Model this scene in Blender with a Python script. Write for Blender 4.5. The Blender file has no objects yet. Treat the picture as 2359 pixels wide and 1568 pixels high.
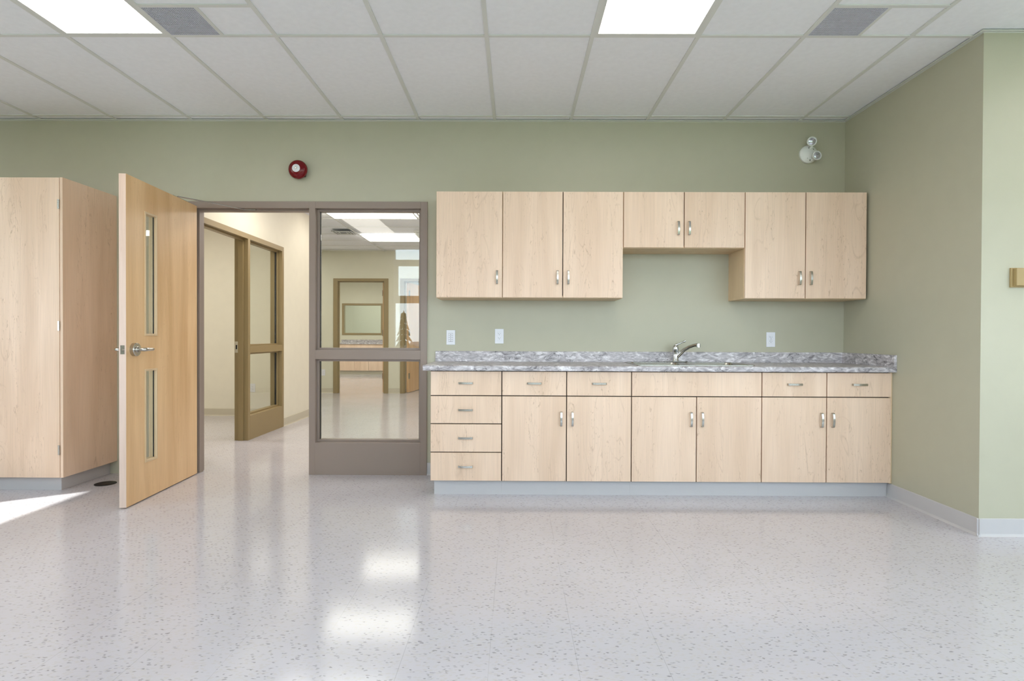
import bpy, bmesh, math, random
from mathutils import Vector, Matrix
random.seed(7)
S = bpy.context.scene
COL = S.collection

# ------------------------------------------------------------------ camera
F_PX, YAW, PIT, ROLL = 1332.887, 0.0055, -0.0083, 0.0038
cam_d = bpy.data.cameras.new('camera'); cam = bpy.data.objects.new('camera', cam_d); COL.objects.link(cam)
cam_d.sensor_fit = 'HORIZONTAL'; cam_d.sensor_width = 36.0; cam_d.lens = 36.0 * F_PX / 2359.0
cam_d.clip_start = 0.05; cam_d.clip_end = 300
_cy, _sy = math.cos(YAW), math.sin(YAW); _cp, _sp = math.cos(PIT), math.sin(PIT); _cr, _sr = math.cos(ROLL), math.sin(ROLL)
_r = Vector((_cy, _sy, 0)); _f0 = Vector((-_sy, _cy, 0)); _u0 = Vector((0, 0, 1))
_f = _f0 * _cp + _u0 * _sp; _u = _u0 * _cp - _f0 * _sp
_r2 = _r * _cr + _u * _sr; _u2 = _u * _cr - _r * _sr
cam.matrix_world = Matrix(((_r2.x, _u2.x, -_f.x, 0), (_r2.y, _u2.y, -_f.y, -4.6619), (_r2.z, _u2.z, -_f.z, 1.1276), (0, 0, 0, 1)))
S.camera = cam

# ------------------------------------------------------------------ world, sun, colour management
S.view_settings.view_transform = 'Standard'; S.view_settings.look = 'None'
S.view_settings.exposure = 0.46; S.view_settings.gamma = 1.0; S.view_settings.use_curve_mapping = False
S.cycles.use_denoising = True
S.cycles.max_bounces = 12; S.cycles.diffuse_bounces = 6; S.cycles.glossy_bounces = 5
S.cycles.transparent_max_bounces = 16; S.cycles.sample_clamp_indirect = 6.0
SKY = 7.4
world = bpy.data.worlds.new('sky'); S.world = world; world.use_nodes = True
wn = world.node_tree.nodes; wl = world.node_tree.links; wn.clear()
wo = wn.new('ShaderNodeOutputWorld'); wb = wn.new('ShaderNodeBackground'); wt = wn.new('ShaderNodeTexCoord')
wx = wn.new('ShaderNodeSeparateXYZ'); wr = wn.new('ShaderNodeValToRGB')
wr.color_ramp.elements[0].position = 0.0; wr.color_ramp.elements[0].color = (0.77, 0.885, 1.0, 1)
wr.color_ramp.elements[1].position = 0.7; wr.color_ramp.elements[1].color = (0.55, 0.74, 1.0, 1)
wl.new(wt.outputs['Generated'], wx.inputs[0]); wl.new(wx.outputs['Z'], wr.inputs[0]); wl.new(wr.outputs[0], wb.inputs[0])
wb.inputs[1].default_value = SKY; wl.new(wb.outputs[0], wo.inputs[0])

def light(name, kind, loc, size=None, energy=10, color=(1, 1, 1), direction=(0, 0, -1), portal=False):
    d = bpy.data.lights.new(name, kind); o = bpy.data.objects.new(name, d); COL.objects.link(o)
    o.location = loc; d.color = color; d.energy = energy
    o.rotation_euler = Vector(direction).to_track_quat('-Z', 'Y').to_euler()
    if size: d.shape = 'RECTANGLE'; d.size, d.size_y = size
    if portal: d.cycles.is_portal = True
    return o
ELEV = math.radians(38)
sun = light('sun', 'SUN', (-9, -6, 8), energy=9.0, color=(1.0, 0.99, 0.97),
            direction=(0.815 * math.cos(ELEV), 0.58 * math.cos(ELEV), -math.sin(ELEV)))
sun.data.angle = 0.012
WARM = (1.0, 0.95, 0.87)
TROFFER = 4.6                      # radiance of a lit diffuser
HALL = (1.0, 0.965, 0.90)
def offview_lamp(x, y, sx, sy, z, k=1.0, col=WARM):
    light('offview_lamp', 'AREA', (x, y, z), (sx, sy), k * TROFFER * sx * sy * math.pi, col)
for tx, ty in ((3.79, -2.2), (6.2, -2.2), (6.2, -4.36), (-5.1, -1.92), (-2.305, -4.36), (0.743, -4.36), (3.79, -4.36)):  # lamps out of view; the eastern ones are added for light from the right
    offview_lamp(tx, ty, 0.55, 1.15, 2.845)
# unseen lamps added to light the rooms behind the doorway
for tx, ty in ((-1.9, 1.3), (0.1, 2.4), (-4.6, 5.2), (0.2, 4.9)):
    offview_lamp(tx, ty, 1.15, 0.55, 2.735, 1.95, HALL)
offview_lamp(-4.3, 1.7, 1.15, 0.55, 2.735, 2.9, HALL); offview_lamp(-4.6, 8.4, 1.15, 0.55, 2.73, 3.2, HALL); offview_lamp(-4.6, 10.6, 1.15, 0.55, 2.73, 3.2, HALL)
offview_lamp(-0.9, 7.8, 1.15, 0.55, 2.73, 2, HALL); offview_lamp(-4.6, 13.8, 1.15, 0.55, 2.73, 1.7, HALL)
# sky portals in the two banks of windows of this room
light('rear_window_portal', 'AREA', (2.6, -5.47, 1.8), (9.6, 1.9), 1, direction=(0, 1, 0), portal=True)
light('side_window_portal', 'AREA', (-5.57, -3.45, 1.65), (2.3, 1.6), 1, direction=(1, 0, 0), portal=True)

# ------------------------------------------------------------------ materials
def lin(c):
    out = []
    for v in c:
        v = v / 255.0
        out.append(v / 12.92 if v <= 0.04045 else ((v + 0.055) / 1.055) ** 2.4)
    return (*out, 1.0)
def mat(name):
    m = bpy.data.materials.new(name); m.use_nodes = True
    nt = m.node_tree; b = nt.nodes['Principled BSDF']
    return m, nt, b
def N(nt, kind, **kw):
    n = nt.nodes.new(kind)
    for k, v in kw.items(): setattr(n, k, v)
    return n
def plain(name, rgb, rough=0.5, metal=0.0, spec=0.5, var=0.03, scale=8.0, bump=0.0, bscale=200.0):
    m, nt, b = mat(name)
    tc = N(nt, 'ShaderNodeTexCoord'); no = N(nt, 'ShaderNodeTexNoise'); no.inputs['Scale'].default_value = scale
    no.inputs['Detail'].default_value = 4
    nt.links.new(tc.outputs['Object'], no.inputs['Vector'])
    r = N(nt, 'ShaderNodeValToRGB'); c = lin(rgb)
    r.color_ramp.elements[0].position = 0.3; r.color_ramp.elements[1].position = 0.7
    r.color_ramp.elements[0].color = tuple(v * (1 - var) for v in c[:3]) + (1,)
    r.color_ramp.elements[1].color = tuple(min(1, v * (1 + var)) for v in c[:3]) + (1,)
    nt.links.new(no.outputs['Fac'], r.inputs[0]); nt.links.new(r.outputs[0], b.inputs['Base Color'])
    b.inputs['Roughness'].default_value = rough; b.inputs['Metallic'].default_value = metal
    b.inputs['Specular IOR Level'].default_value = spec
    if bump:
        n2 = N(nt, 'ShaderNodeTexNoise'); n2.inputs['Scale'].default_value = bscale
        nt.links.new(tc.outputs['Object'], n2.inputs['Vector'])
        bp = N(nt, 'ShaderNodeBump'); bp.inputs['Strength'].default_value = bump; bp.inputs['Distance'].default_value = 0.002
        nt.links.new(n2.outputs['Fac'], bp.inputs['Height']); nt.links.new(bp.outputs[0], b.inputs['Normal'])
    return m
def ramp(nt, fac, stops):
    r = N(nt, 'ShaderNodeValToRGB'); e = r.color_ramp.elements
    while len(e) < len(stops): e.new(0.5)
    for el, (p, c) in zip(e, stops): el.position = p; el.color = c
    nt.links.new(fac, r.inputs[0]); return r.outputs[0]
def mix(nt, fac, a, b_, mode='MIX'):
    m = N(nt, 'ShaderNodeMix', data_type='RGBA', blend_type=mode)
    if hasattr(fac, 'is_linked') or isinstance(fac, bpy.types.NodeSocket): nt.links.new(fac, m.inputs[0])
    else: m.inputs[0].default_value = fac
    for s, v in ((6, a), (7, b_)):
        if isinstance(v, bpy.types.NodeSocket): nt.links.new(v, m.inputs[s])
        else: m.inputs[s].default_value = v
    return m.outputs[2]
def math_n(nt, op, a, b_=None, c=None):
    m = N(nt, 'ShaderNodeMath', operation=op)
    for i, v in enumerate((a, b_, c)):
        if v is None: continue
        if isinstance(v, bpy.types.NodeSocket): nt.links.new(v, m.inputs[i])
        else: m.inputs[i].default_value = v
    return m.outputs[0]

def wood(name, light_c, dark_c, fleck_c, rough=0.42, strength=1.0):
    m, nt, b = mat(name); L = nt.links
    tc = N(nt, 'ShaderNodeTexCoord'); oi = N(nt, 'ShaderNodeObjectInfo')
    off = N(nt, 'ShaderNodeVectorMath', operation='SCALE'); off.inputs[3].default_value = 13.0
    cmb = N(nt, 'ShaderNodeCombineXYZ'); L.new(oi.outputs['Random'], cmb.inputs[0]); L.new(oi.outputs['Random'], cmb.inputs[1]); L.new(oi.outputs['Random'], cmb.inputs[2])
    L.new(cmb.outputs[0], off.inputs[0])
    add = N(nt, 'ShaderNodeVectorMath', operation='ADD'); L.new(tc.outputs['Object'], add.inputs[0]); L.new(off.outputs[0], add.inputs[1])
    def nz(sx, sz, detail=3, dist=0.0, rough_=0.5):
        mp = N(nt, 'ShaderNodeMapping'); mp.inputs['Scale'].default_value = (sx, sx, sz); L.new(add.outputs[0], mp.inputs[0])
        n = N(nt, 'ShaderNodeTexNoise'); n.inputs['Scale'].default_value = 1.0; n.inputs['Detail'].default_value = detail
        n.inputs['Distortion'].default_value = dist; n.inputs['Roughness'].default_value = rough_
        L.new(mp.outputs[0], n.inputs['Vector']); return n.outputs['Fac']
    broad = ramp(nt, nz(7, 0.7, 3, 0.6), [(0.35, lin(light_c)), (0.68, lin(dark_c))])
    fine = ramp(nt, nz(230, 4, 2), [(0.35, (0.96, 0.96, 0.96, 1)), (0.65, (1.03, 1.03, 1.03, 1))])
    c = mix(nt, 1.0, broad, fine, 'MULTIPLY')
    fl = ramp(nt, nz(62, 16, 3, 1.6, 0.6), [(0.60, (0, 0, 0, 1)), (0.70, (1, 1, 1, 1))])
    zone = ramp(nt, nz(9, 1.2, 2), [(0.44, (0, 0, 0, 1)), (0.58, (1, 1, 1, 1))])
    k = math_n(nt, 'MULTIPLY', fl, zone); k = math_n(nt, 'MULTIPLY', k, 0.42 * strength)
    c = mix(nt, k, c, lin(fleck_c))
    # long arched figure lines
    wv = math_n(nt, 'FRACT', math_n(nt, 'MULTIPLY', nz(4.2, 0.55, 2, 0.9), 16.0))
    line = ramp(nt, wv, [(0.0, (1, 1, 1, 1)), (0.07, (0, 0, 0, 1)), (0.93, (0, 0, 0, 1)), (1.0, (1, 1, 1, 1))])
    k2 = math_n(nt, 'MULTIPLY', math_n(nt, 'MULTIPLY', line, zone), 0.20 * strength)
    c = mix(nt, k2, c, lin(fleck_c))
    L.new(c, b.inputs['Base Color']); b.inputs['Roughness'].default_value = rough
    b.inputs['Specular IOR Level'].default_value = 0.4
    return m

def floor_mat(name):
    m, nt, b = mat(name); L = nt.links
    tc = N(nt, 'ShaderNodeTexCoord')
    def vor(sx, sy, off, rot=0.0):
        mp = N(nt, 'ShaderNodeMapping'); mp.inputs['Scale'].default_value = (sx, sy, 1); mp.inputs['Location'].default_value = (off, off * .7, 0); mp.inputs['Rotation'].default_value = (0, 0, rot)
        L.new(tc.outputs['Object'], mp.inputs[0])
        nz = N(nt, 'ShaderNodeTexNoise'); nz.inputs['Scale'].default_value = 0.9; nz.inputs['Detail'].default_value = 3; L.new(mp.outputs[0], nz.inputs['Vector'])
        ad = N(nt, 'ShaderNodeVectorMath', operation='MULTIPLY_ADD'); L.new(nz.outputs['Color'], ad.inputs[0])
        ad.inputs[1].default_value = (1.6, 1.6, 0); L.new(mp.outputs[0], ad.inputs[2])
        v = N(nt, 'ShaderNodeTexVoronoi', voronoi_dimensions='2D'); v.inputs['Scale'].default_value = 1.0; L.new(ad.outputs[0], v.inputs['Vector'])
        s = N(nt, 'ShaderNodeSeparateColor'); L.new(v.outputs['Color'], s.inputs[0])
        return v.outputs['Distance'], s.outputs[0], s.outputs[1]
    big = N(nt, 'ShaderNodeTexNoise'); big.inputs['Scale'].default_value = 1.2; big.inputs['Detail'].default_value = 3; L.new(tc.outputs['Object'], big.inputs['Vector'])
    base = ramp(nt, big.outputs['Fac'], [(0.3, lin((193, 188, 193))), (0.7, lin((200, 196, 202)))])
    # soft pale and beige chips, then darker chips
    d, r1, r2 = vor(50, 88, 0.0, 0.35)
    k = math_n(nt, 'MULTIPLY', ramp(nt, r1, [(0.55, (0, 0, 0, 1)), (0.6, (1, 1, 1, 1))]), ramp(nt, d, [(0.25, (1, 1, 1, 1)), (0.5, (0, 0, 0, 1))]))
    c = mix(nt, math_n(nt, 'MULTIPLY', k, 0.35), base, lin((190, 182, 174)))
    d, r1, r2 = vor(46, 92, 5.3, -0.3)
    k = math_n(nt, 'MULTIPLY', ramp(nt, r1, [(0.70, (0, 0, 0, 1)), (0.74, (1, 1, 1, 1))]), ramp(nt, d, [(0.16, (1, 1, 1, 1)), (0.34, (0, 0, 0, 1))]))
    k = math_n(nt, 'MULTIPLY', k, ramp(nt, r2, [(0.0, (.35, .35, .35, 1)), (1.0, (1, 1, 1, 1))]))
    c = mix(nt, math_n(nt, 'MULTIPLY', k, 0.66), c, lin((112, 108, 108)))
    # tile joints
    sp = N(nt, 'ShaderNodeSeparateXYZ'); L.new(tc.outputs['Object'], sp.inputs[0])
    def joint(sock, off, w):
        f = math_n(nt, 'FRACT', math_n(nt, 'DIVIDE', math_n(nt, 'ADD', sock, off), 0.3048))
        f = math_n(nt, 'ABSOLUTE', math_n(nt, 'SUBTRACT', f, 0.5)); return math_n(nt, 'GREATER_THAN', f, 0.5 - w)
    gap = N(nt, 'ShaderNodeTexNoise'); gap.inputs['Scale'].default_value = 1.6; L.new(tc.outputs['Object'], gap.inputs['Vector'])
    vis = ramp(nt, gap.outputs['Fac'], [(0.40, (0.12, .12, .12, 1)), (0.55, (1, 1, 1, 1))])
    j = math_n(nt, 'MULTIPLY', math_n(nt, 'MULTIPLY', joint(sp.outputs[0], 0.391 + 30.48, 0.0035), 0.32), vis)
    jy = math_n(nt, 'MULTIPLY', math_n(nt, 'MULTIPLY', joint(sp.outputs[1], 30.48, 0.002), 0.10), vis)
    c = mix(nt, math_n(nt, 'MAXIMUM', j, jy), c, lin((120, 116, 112)))
    L.new(c, b.inputs['Base Color'])
    rn = N(nt, 'ShaderNodeTexNoise'); rn.inputs['Scale'].default_value = 3.0; rn.inputs['Detail'].default_value = 4; L.new(tc.outputs['Object'], rn.inputs['Vector'])
    mr = N(nt, 'ShaderNodeMapRange'); mr.inputs['To Min'].default_value = 0.10; mr.inputs['To Max'].default_value = 0.15; L.new(rn.outputs['Fac'], mr.inputs['Value'])
    L.new(mr.outputs[0], b.inputs['Roughness'])
    b.inputs['Specular IOR Level'].default_value = 0.55
    # the faint unevenness of a waxed tile floor
    wv = N(nt, 'ShaderNodeTexNoise'); wv.inputs['Scale'].default_value = 9.0; wv.inputs['Detail'].default_value = 2; L.new(tc.outputs['Object'], wv.inputs['Vector'])
    bp = N(nt, 'ShaderNodeBump'); bp.inputs['Strength'].default_value = 0.05; bp.inputs['Distance'].default_value = 0.004
    L.new(wv.outputs['Fac'], bp.inputs['Height']); L.new(bp.outputs[0], b.inputs['Normal'])
    return m

def stone(name):
    m, nt, b = mat(name); L = nt.links
    tc = N(nt, 'ShaderNodeTexCoord')
    mp = N(nt, 'ShaderNodeMapping'); mp.inputs['Rotation'].default_value = (0.2, -0.6, 0.35); mp.inputs['Scale'].default_value = (13, 13, 30)
    L.new(tc.outputs['Object'], mp.inputs[0])
    n1 = N(nt, 'ShaderNodeTexNoise'); n1.inputs['Scale'].default_value = 1.0; n1.inputs['Detail'].default_value = 8; n1.inputs['Distortion'].default_value = 1.4; n1.inputs['Roughness'].default_value = 0.62
    L.new(mp.outputs[0], n1.inputs['Vector'])
    c = ramp(nt, n1.outputs['Fac'], [(0.30, lin((132, 126, 128))), (0.44, lin((170, 164, 167))), (0.55, lin((196, 190, 193))), (0.64, lin((230, 226, 228)))])
    mp2 = N(nt, 'ShaderNodeMapping'); mp2.inputs['Rotation'].default_value = (0.1, -0.6, 0.5); mp2.inputs['Scale'].default_value = (4.5, 4.5, 10)
    L.new(tc.outputs['Object'], mp2.inputs[0])
    n2 = N(nt, 'ShaderNodeTexNoise'); n2.inputs['Scale'].default_value = 1.0; n2.inputs['Detail'].default_value = 6; n2.inputs['Distortion'].default_value = 2.0
    L.new(mp2.outputs[0], n2.inputs['Vector'])
    v = math_n(nt, 'ABSOLUTE', math_n(nt, 'SUBTRACT', n2.outputs['Fac'], 0.5))
    k = ramp(nt, v, [(0.0, (1, 1, 1, 1)), (0.016, (0, 0, 0, 1))])
    n3 = N(nt, 'ShaderNodeTexNoise'); n3.inputs['Scale'].default_value = 3.2; L.new(tc.outputs['Object'], n3.inputs['Vector'])
    k = math_n(nt, 'MULTIPLY', k, ramp(nt, n3.outputs['Fac'], [(0.40, (0, 0, 0, 1)), (0.52, (1, 1, 1, 1))]))
    c = mix(nt, math_n(nt, 'MULTIPLY', k, 0.85), c, lin((70, 66, 68)))
    L.new(c, b.inputs['Base Color']); b.inputs['Roughness'].default_value = 0.35; b.inputs['Specular IOR Level'].default_value = 0.35
    return m

def glass_mat(name, tint=(0.97, 0.99, 0.975)):
    m, nt, b = mat(name); L = nt.links; nt.nodes.remove(b)
    out = nt.nodes['Material Output']
    geo = N(nt, 'ShaderNodeNewGeometry')
    fr = N(nt, 'ShaderNodeFresnel')
    ior = N(nt, 'ShaderNodeMix', data_type='FLOAT'); L.new(geo.outputs['Backfacing'], ior.inputs[0]); ior.inputs[2].default_value = 1.52; ior.inputs[3].default_value = 1 / 1.52
    L.new(ior.outputs[0], fr.inputs['IOR'])
    tr = N(nt, 'ShaderNodeBsdfTransparent'); tr.inputs[0].default_value = (*tint, 1)
    gl = N(nt, 'ShaderNodeBsdfGlossy'); gl.inputs['Roughness'].default_value = 0.0
    mx = N(nt, 'ShaderNodeMixShader'); L.new(fr.outputs[0], mx.inputs[0]); L.new(tr.outputs[0], mx.inputs[1]); L.new(gl.outputs[0], mx.inputs[2])
    L.new(mx.outputs[0], out.inputs[0])
    return m
def emit(name, rgb, strength):
    m, nt, b = mat(name); b.inputs['Base Color'].default_value = (0.8, 0.8, 0.8, 1)
    b.inputs['Emission Color'].default_value = (*rgb, 1); b.inputs['Emission Strength'].default_value = strength
    return m

M = dict(
    green=plain('sage_green_paint', (183, 179, 158), 0.42, spec=0.35, var=0.015, bump=0.08, bscale=260),
    cream=plain('cream_paint', (226, 220, 202), 0.5, spec=0.3, var=0.015, bump=0.06, bscale=260),
    farcream=plain('pale_sage_paint', (214, 210, 190), 0.5, spec=0.3, var=0.015),
    tile=plain('ceiling_tile', (238, 238, 242), 0.9, spec=0.1, var=0.02, scale=30, bump=0.3, bscale=420),
    grid=plain('painted_grid_steel', (216, 216, 212), 0.5, var=0.01),
    angle=plain('painted_wall_angle', (205, 205, 198), 0.5, var=0.01),
    floor=floor_mat('flecked_vinyl_tile'),
    maple=wood('maple_laminate', (232, 204, 180), (220, 190, 164), (160, 126, 96), strength=1.15),
    edge=wood('maple_edge_band', (222, 196, 160), (210, 182, 145), (160, 128, 98), strength=0.4),
    doorwood=wood('birch_door_veneer', (232, 194, 148), (214, 172, 124), (174, 126, 82), rough=0.3, strength=0.6),
    dooredge=wood('pale_birch_edge', (226, 202, 188), (212, 184, 166), (180, 148, 120), strength=0.3),
    dark=plain('dark_carcass_gap', (36, 26, 18), 0.7),
    bronze=plain('taupe_painted_steel', (144, 128, 118), 0.38, spec=0.45, var=0.015, scale=3),
    khaki=plain('khaki_painted_steel', (146, 126, 88), 0.38, spec=0.45, var=0.015, scale=3),
    base=plain('grey_vinyl_base', (194, 190, 190), 0.35, spec=0.45, var=0.01),
    creambase=plain('beige_vinyl_base', (196, 188, 168), 0.4, var=0.01),
    stone=stone('grey_marbled_laminate'),
    nickel=plain('satin_nickel', (190, 187, 180), 0.24, 1.0, var=0.03, scale=60),
    chrome=plain('polished_chrome', (210, 212, 214), 0.06, 1.0, var=0.0),
    steel=plain('brushed_stainless', (170, 168, 160), 0.25, 1.0, var=0.05, scale=50),
    white=plain('white_plastic', (226, 226, 232), 0.35, var=0.005),
    slot=plain('dark_slot', (60, 58, 60), 0.6),
    black=plain('black_rubber', (14, 14, 18), 0.45),
    red=plain('deep_red_enamel', (110, 2, 14), 0.25, spec=0.4, var=0.05, scale=40),
    redbox=plain('dark_red_box', (40, 12, 12), 0.5),
    tan=plain('tan_plastic', (168, 144, 98), 0.45, var=0.02),
    lens=plain('clear_lamp_lens', (205, 205, 215), 0.12, 0.7, var=0.35, scale=90),
    fixture=plain('white_fixture', (232, 232, 228), 0.4, var=0.01),
    grille=plain('grey_egg_crate', (206, 206, 218), 0.45, var=0.02),
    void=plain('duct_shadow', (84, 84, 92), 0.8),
    glass=glass_mat('clear_glass'),
    diffuser=emit('lit_diffuser', WARM, TROFFER),
    grass=plain('lawn', (96, 116, 66), 0.9, var=0.2, scale=2),
    needles=plain('dark_needles', (44, 62, 48), 0.8, var=0.3, scale=6),
    bark=plain('bark', (80, 62, 48), 0.9),
    brick=plain('tan_brick', (176, 120, 78), 0.8, var=0.12, scale=20),
    roof=plain('grey_shingle', (110, 108, 110), 0.8),
    alu=plain('white_window_frame', (214, 216, 218), 0.4, var=0.01),
)

# ------------------------------------------------------------------ builders
class MB:
    """collects shapes, then links them as one mesh object"""
    def __init__(self): self.bm = bmesh.new()
    def box(self, x0, x1, y0, y1, z0, z1):
        v = [self.bm.verts.new(p) for p in ((x0, y0, z0), (x1, y0, z0), (x1, y1, z0), (x0, y1, z0), (x0, y0, z1), (x1, y0, z1), (x1, y1, z1), (x0, y1, z1))]
        for f in ((0, 3, 2, 1), (4, 5, 6, 7), (0, 1, 5, 4), (1, 2, 6, 5), (2, 3, 7, 6), (3, 0, 4, 7)): self.bm.faces.new([v[i] for i in f])
        return self
    def cyl(self, p0, p1, r0, r1=None, seg=24, caps=True):
        return self.tube([p0, p1], [r0, r0 if r1 is None else r1], seg, caps)
    def tube(self, pts, rad, seg=16, caps=True, flat=1.0):
        pts = [Vector(p) for p in pts]
        if not isinstance(rad, (list, tuple)): rad = [rad] * len(pts)
        rings = []; prev = None
        for i, p in enumerate(pts):
            a = pts[max(0, i - 1)]; b = pts[min(len(pts) - 1, i + 1)]; t = (b - a).normalized()
            if prev is None:
                up = Vector((0, 0, 1)) if abs(t.z) < 0.9 else Vector((0, 1, 0)); n = t.cross(up).normalized()
            else: n = (prev - t * prev.dot(t)).normalized()
            prev = n; bn = t.cross(n)
            rings.append([self.bm.verts.new(p + (n * math.cos(2 * math.pi * k / seg) + bn * math.sin(2 * math.pi * k / seg) * flat) * rad[i]) for k in range(seg)])
        for a, b in zip(rings, rings[1:]):
            for k in range(seg): self.bm.faces.new((a[k], a[(k + 1) % seg], b[(k + 1) % seg], b[k]))
        if caps: self.bm.faces.new(rings[0][::-1]); self.bm.faces.new(rings[-1])
        return self
    def lathe(self, prof, origin=(0, 0, 0), axis='Z', seg=40):
        o = Vector(origin); rings = []
        for r, h in prof:
            ring = []
            for k in range(seg):
                a = 2 * math.pi * k / seg; c, s = math.cos(a) * r, math.sin(a) * r
                p = {'Z': Vector((c, s, h)), '-Y': Vector((c, -h, s)), 'X': Vector((h, c, s)), '-X': Vector((-h, s, c))}[axis]
                ring.append(self.bm.verts.new(o + p))
            rings.append(ring)
        for a, b in zip(rings, rings[1:]):
            for k in range(seg): self.bm.faces.new((a[k], a[(k + 1) % seg], b[(k + 1) % seg], b[k]))
        self.bm.faces.new(rings[0][::-1]); self.bm.faces.new(rings[-1])
        return self
    def extrude(self, poly, axis, a, b):
        """poly of 2D points swept along an axis: 'X' -> (y,z), 'Y' -> (x,z), 'Z' -> (x,y)"""
        mk = {'X': lambda p, t: (t, p[0], p[1]), 'Y': lambda p, t: (p[0], t, p[1]), 'Z': lambda p, t: (p[0], p[1], t)}[axis]
        A = [self.bm.verts.new(mk(p, a)) for p in poly]; B = [self.bm.verts.new(mk(p, b)) for p in poly]; n = len(poly)
        for k in range(n): self.bm.faces.new((A[k], A[(k + 1) % n], B[(k + 1) % n], B[k]))
        self.bm.faces.new(A[::-1]); self.bm.faces.new(B); return self
    def xf(self, mtx): bmesh.ops.transform(self.bm, matrix=mtx, verts=self.bm.verts); return self
    def build(self, name, material, parent=None, bevel=0.0, smooth=False, seg=2):
        bmesh.ops.recalc_face_normals(self.bm, faces=self.bm.faces)
        me = bpy.data.meshes.new(name); self.bm.to_mesh(me); self.bm.free()
        me.materials.append(material if not isinstance(material, str) else M[material])
        o = bpy.data.objects.new(name, me); COL.objects.link(o); o.parent = parent
        if smooth:
            for p in me.polygons: p.use_smooth = True
            es = o.modifiers.new('edges', 'EDGE_SPLIT'); es.split_angle = math.radians(35)
        if bevel:
            b = o.modifiers.new('bevel', 'BEVEL'); b.width = bevel; b.segments = seg; b.limit_method = 'ANGLE'; b.angle_limit = math.radians(40)
        return o

def thing(name, label, cat, loc=(0, 0, 0), rotz=0.0, group=None):
    o = bpy.data.objects.new(name, None); COL.objects.link(o); o.empty_display_size = 0.1
    o.location = loc; o.rotation_euler = (0, 0, rotz); return tag(o, label, cat, group)
def tag(o, label, cat, group=None):
    o['label'] = label; o['category'] = cat
    if group: o['group'] = group
    return o
def struct(o, label=None):
    o['kind'] = 'structure'
    if label: o['label'] = label
    return o
def sempty(name, loc=(0, 0, 0), rotz=0.0, label=None):
    o = bpy.data.objects.new(name, None); COL.objects.link(o); o.location = loc; o.rotation_euler = (0, 0, rotz); return struct(o, label)
def dup(o, loc, label, rotz=None, group=None):
    def cp(src, par):
        c = src.copy(); COL.objects.link(c); c.parent = par
        for ch in [x for x in bpy.data.objects if x.parent == src]: cp(ch, c)
        return c
    r = cp(o, None); r.location = loc; r['label'] = label
    if rotz is not None: r.rotation_euler = (0, 0, rotz)
    if group: r['group'] = group
    return r

def slab_with_holes(mb, a0, a1, z0, z1, holes, plane, t0, t1):
    """wall slab in 'X' (runs along x, thickness y) or 'Y' (runs along y, thickness x), minus rectangular holes"""
    As = sorted({a0, a1, *[v for h in holes for v in h[:2] if a0 < v < a1]}); Zs = sorted({z0, z1, *[v for h in holes for v in h[2:] if z0 < v < z1]})
    for i in range(len(As) - 1):
        run = None
        for j in range(len(Zs) - 1):
            ca, cz = (As[i] + As[i + 1]) / 2, (Zs[j] + Zs[j + 1]) / 2
            hole = any(h[0] < ca < h[1] and h[2] < cz < h[3] for h in holes)
            if hole:
                if run is not None: _slab(mb, plane, As[i], As[i + 1], run, Zs[j], t0, t1); run = None
            elif run is None: run = Zs[j]
        if run is not None: _slab(mb, plane, As[i], As[i + 1], run, Zs[-1], t0, t1)
    return mb
def _slab(mb, plane, a, b, z0, z1, t0, t1):
    if plane == 'X': mb.box(a, b, t0, t1, z0, z1)
    else: mb.box(t0, t1, a, b, z0, z1)

# ------------------------------------------------------------------ room shell
H, HC = 2.854, 2.745
XL, XR, YJ, XE, YR = -5.60, 2.637, -1.369, 7.60, -5.48
struct(MB().box(-7.8, 7.8, -5.65, 15.3, -0.12, 0.0).build('floor', 'floor'))
struct(MB().box(-5.75, 7.8, -5.65, 0.06, 2.859, 2.92).build('ceiling', 'tile'))
DOOR_HOLE = (-2.630, -0.714, -1, 2.197)
struct(slab_with_holes(MB(), XL - .12, XR + .1, 0, 2.92, [DOOR_HOLE], 'X', 0.0, 0.0605).build('wall_back', 'green'))
struct(MB().box(XR, XR + .12, YJ + .12, -0.0, 0, 2.92).build('wall_right', 'green'))
struct(MB().box(XR, XE + .1, YJ, YJ + .12, 0, 2.92).build('wall_right', 'green'))
struct(MB().box(XE, XE + .12, YR, YJ, 0, 2.92).build('wall_east', 'green'))
# this wall carries the window the sun comes through
LW = [(-3.23, -2.33, 0.9, 2.55), (-4.56, -3.66, 0.9, 2.40)]
struct(slab_with_holes(MB(), YR - .12, 0.0, 0, 2.92, LW, 'Y', XL - .12, XL).build('wall_left', 'green'))
RW = [(-2.17 + .6 * k, -1.64 + .6 * k, 0.9, 2.68) for k in range(16)]  # columns towards the east are unseen, added for light from the right
struct(slab_with_holes(MB(), XL - .12, XE + .12, 0, 2.92, RW, 'X', YR - .12, YR).build('wall_rear', 'green'))
# suspended grid
XT, C1 = -0.1715, 0.0913
g = MB(); ks = [k for k in range(-8, 13)]
for k in ks:
    x = XT + .6096 * k; y1 = -0.02 if x < XR else YJ - 0.02
    g.box(x - .012, x + .012, YR, y1, 2.852, 2.8585)
j = 0
while -C1 - 1.2192 * j > YR:
    y = -C1 - 1.2192 * j
    for k in range(-9, 13):
        xa = XT + .6096 * k + .0121; xb = XT + .6096 * (k + 1) - .0121
        if y > YJ and xa > XR: continue
        if y > YJ: xb = min(xb, XR - .02)
        g.box(xa, xb, y - .012, y + .012, 2.8525, 2.8585)
    j += 1
for k in (-3, 3):                   # short cross tees that frame the square grilles
    xa = XT + .6096 * k; yb = -C1 - 1.2192
    g.box(xa + .0121, xa + .5975, yb - .3048 - .012, yb - .3048 + .012, 2.8525, 2.8585)
    g.box(xa + .3048 - .009, xa + .3048 + .009, yb - .2927, yb - .0121, 2.8525, 2.8585)
struct(g.build('trim_1', 'grid'))
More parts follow.
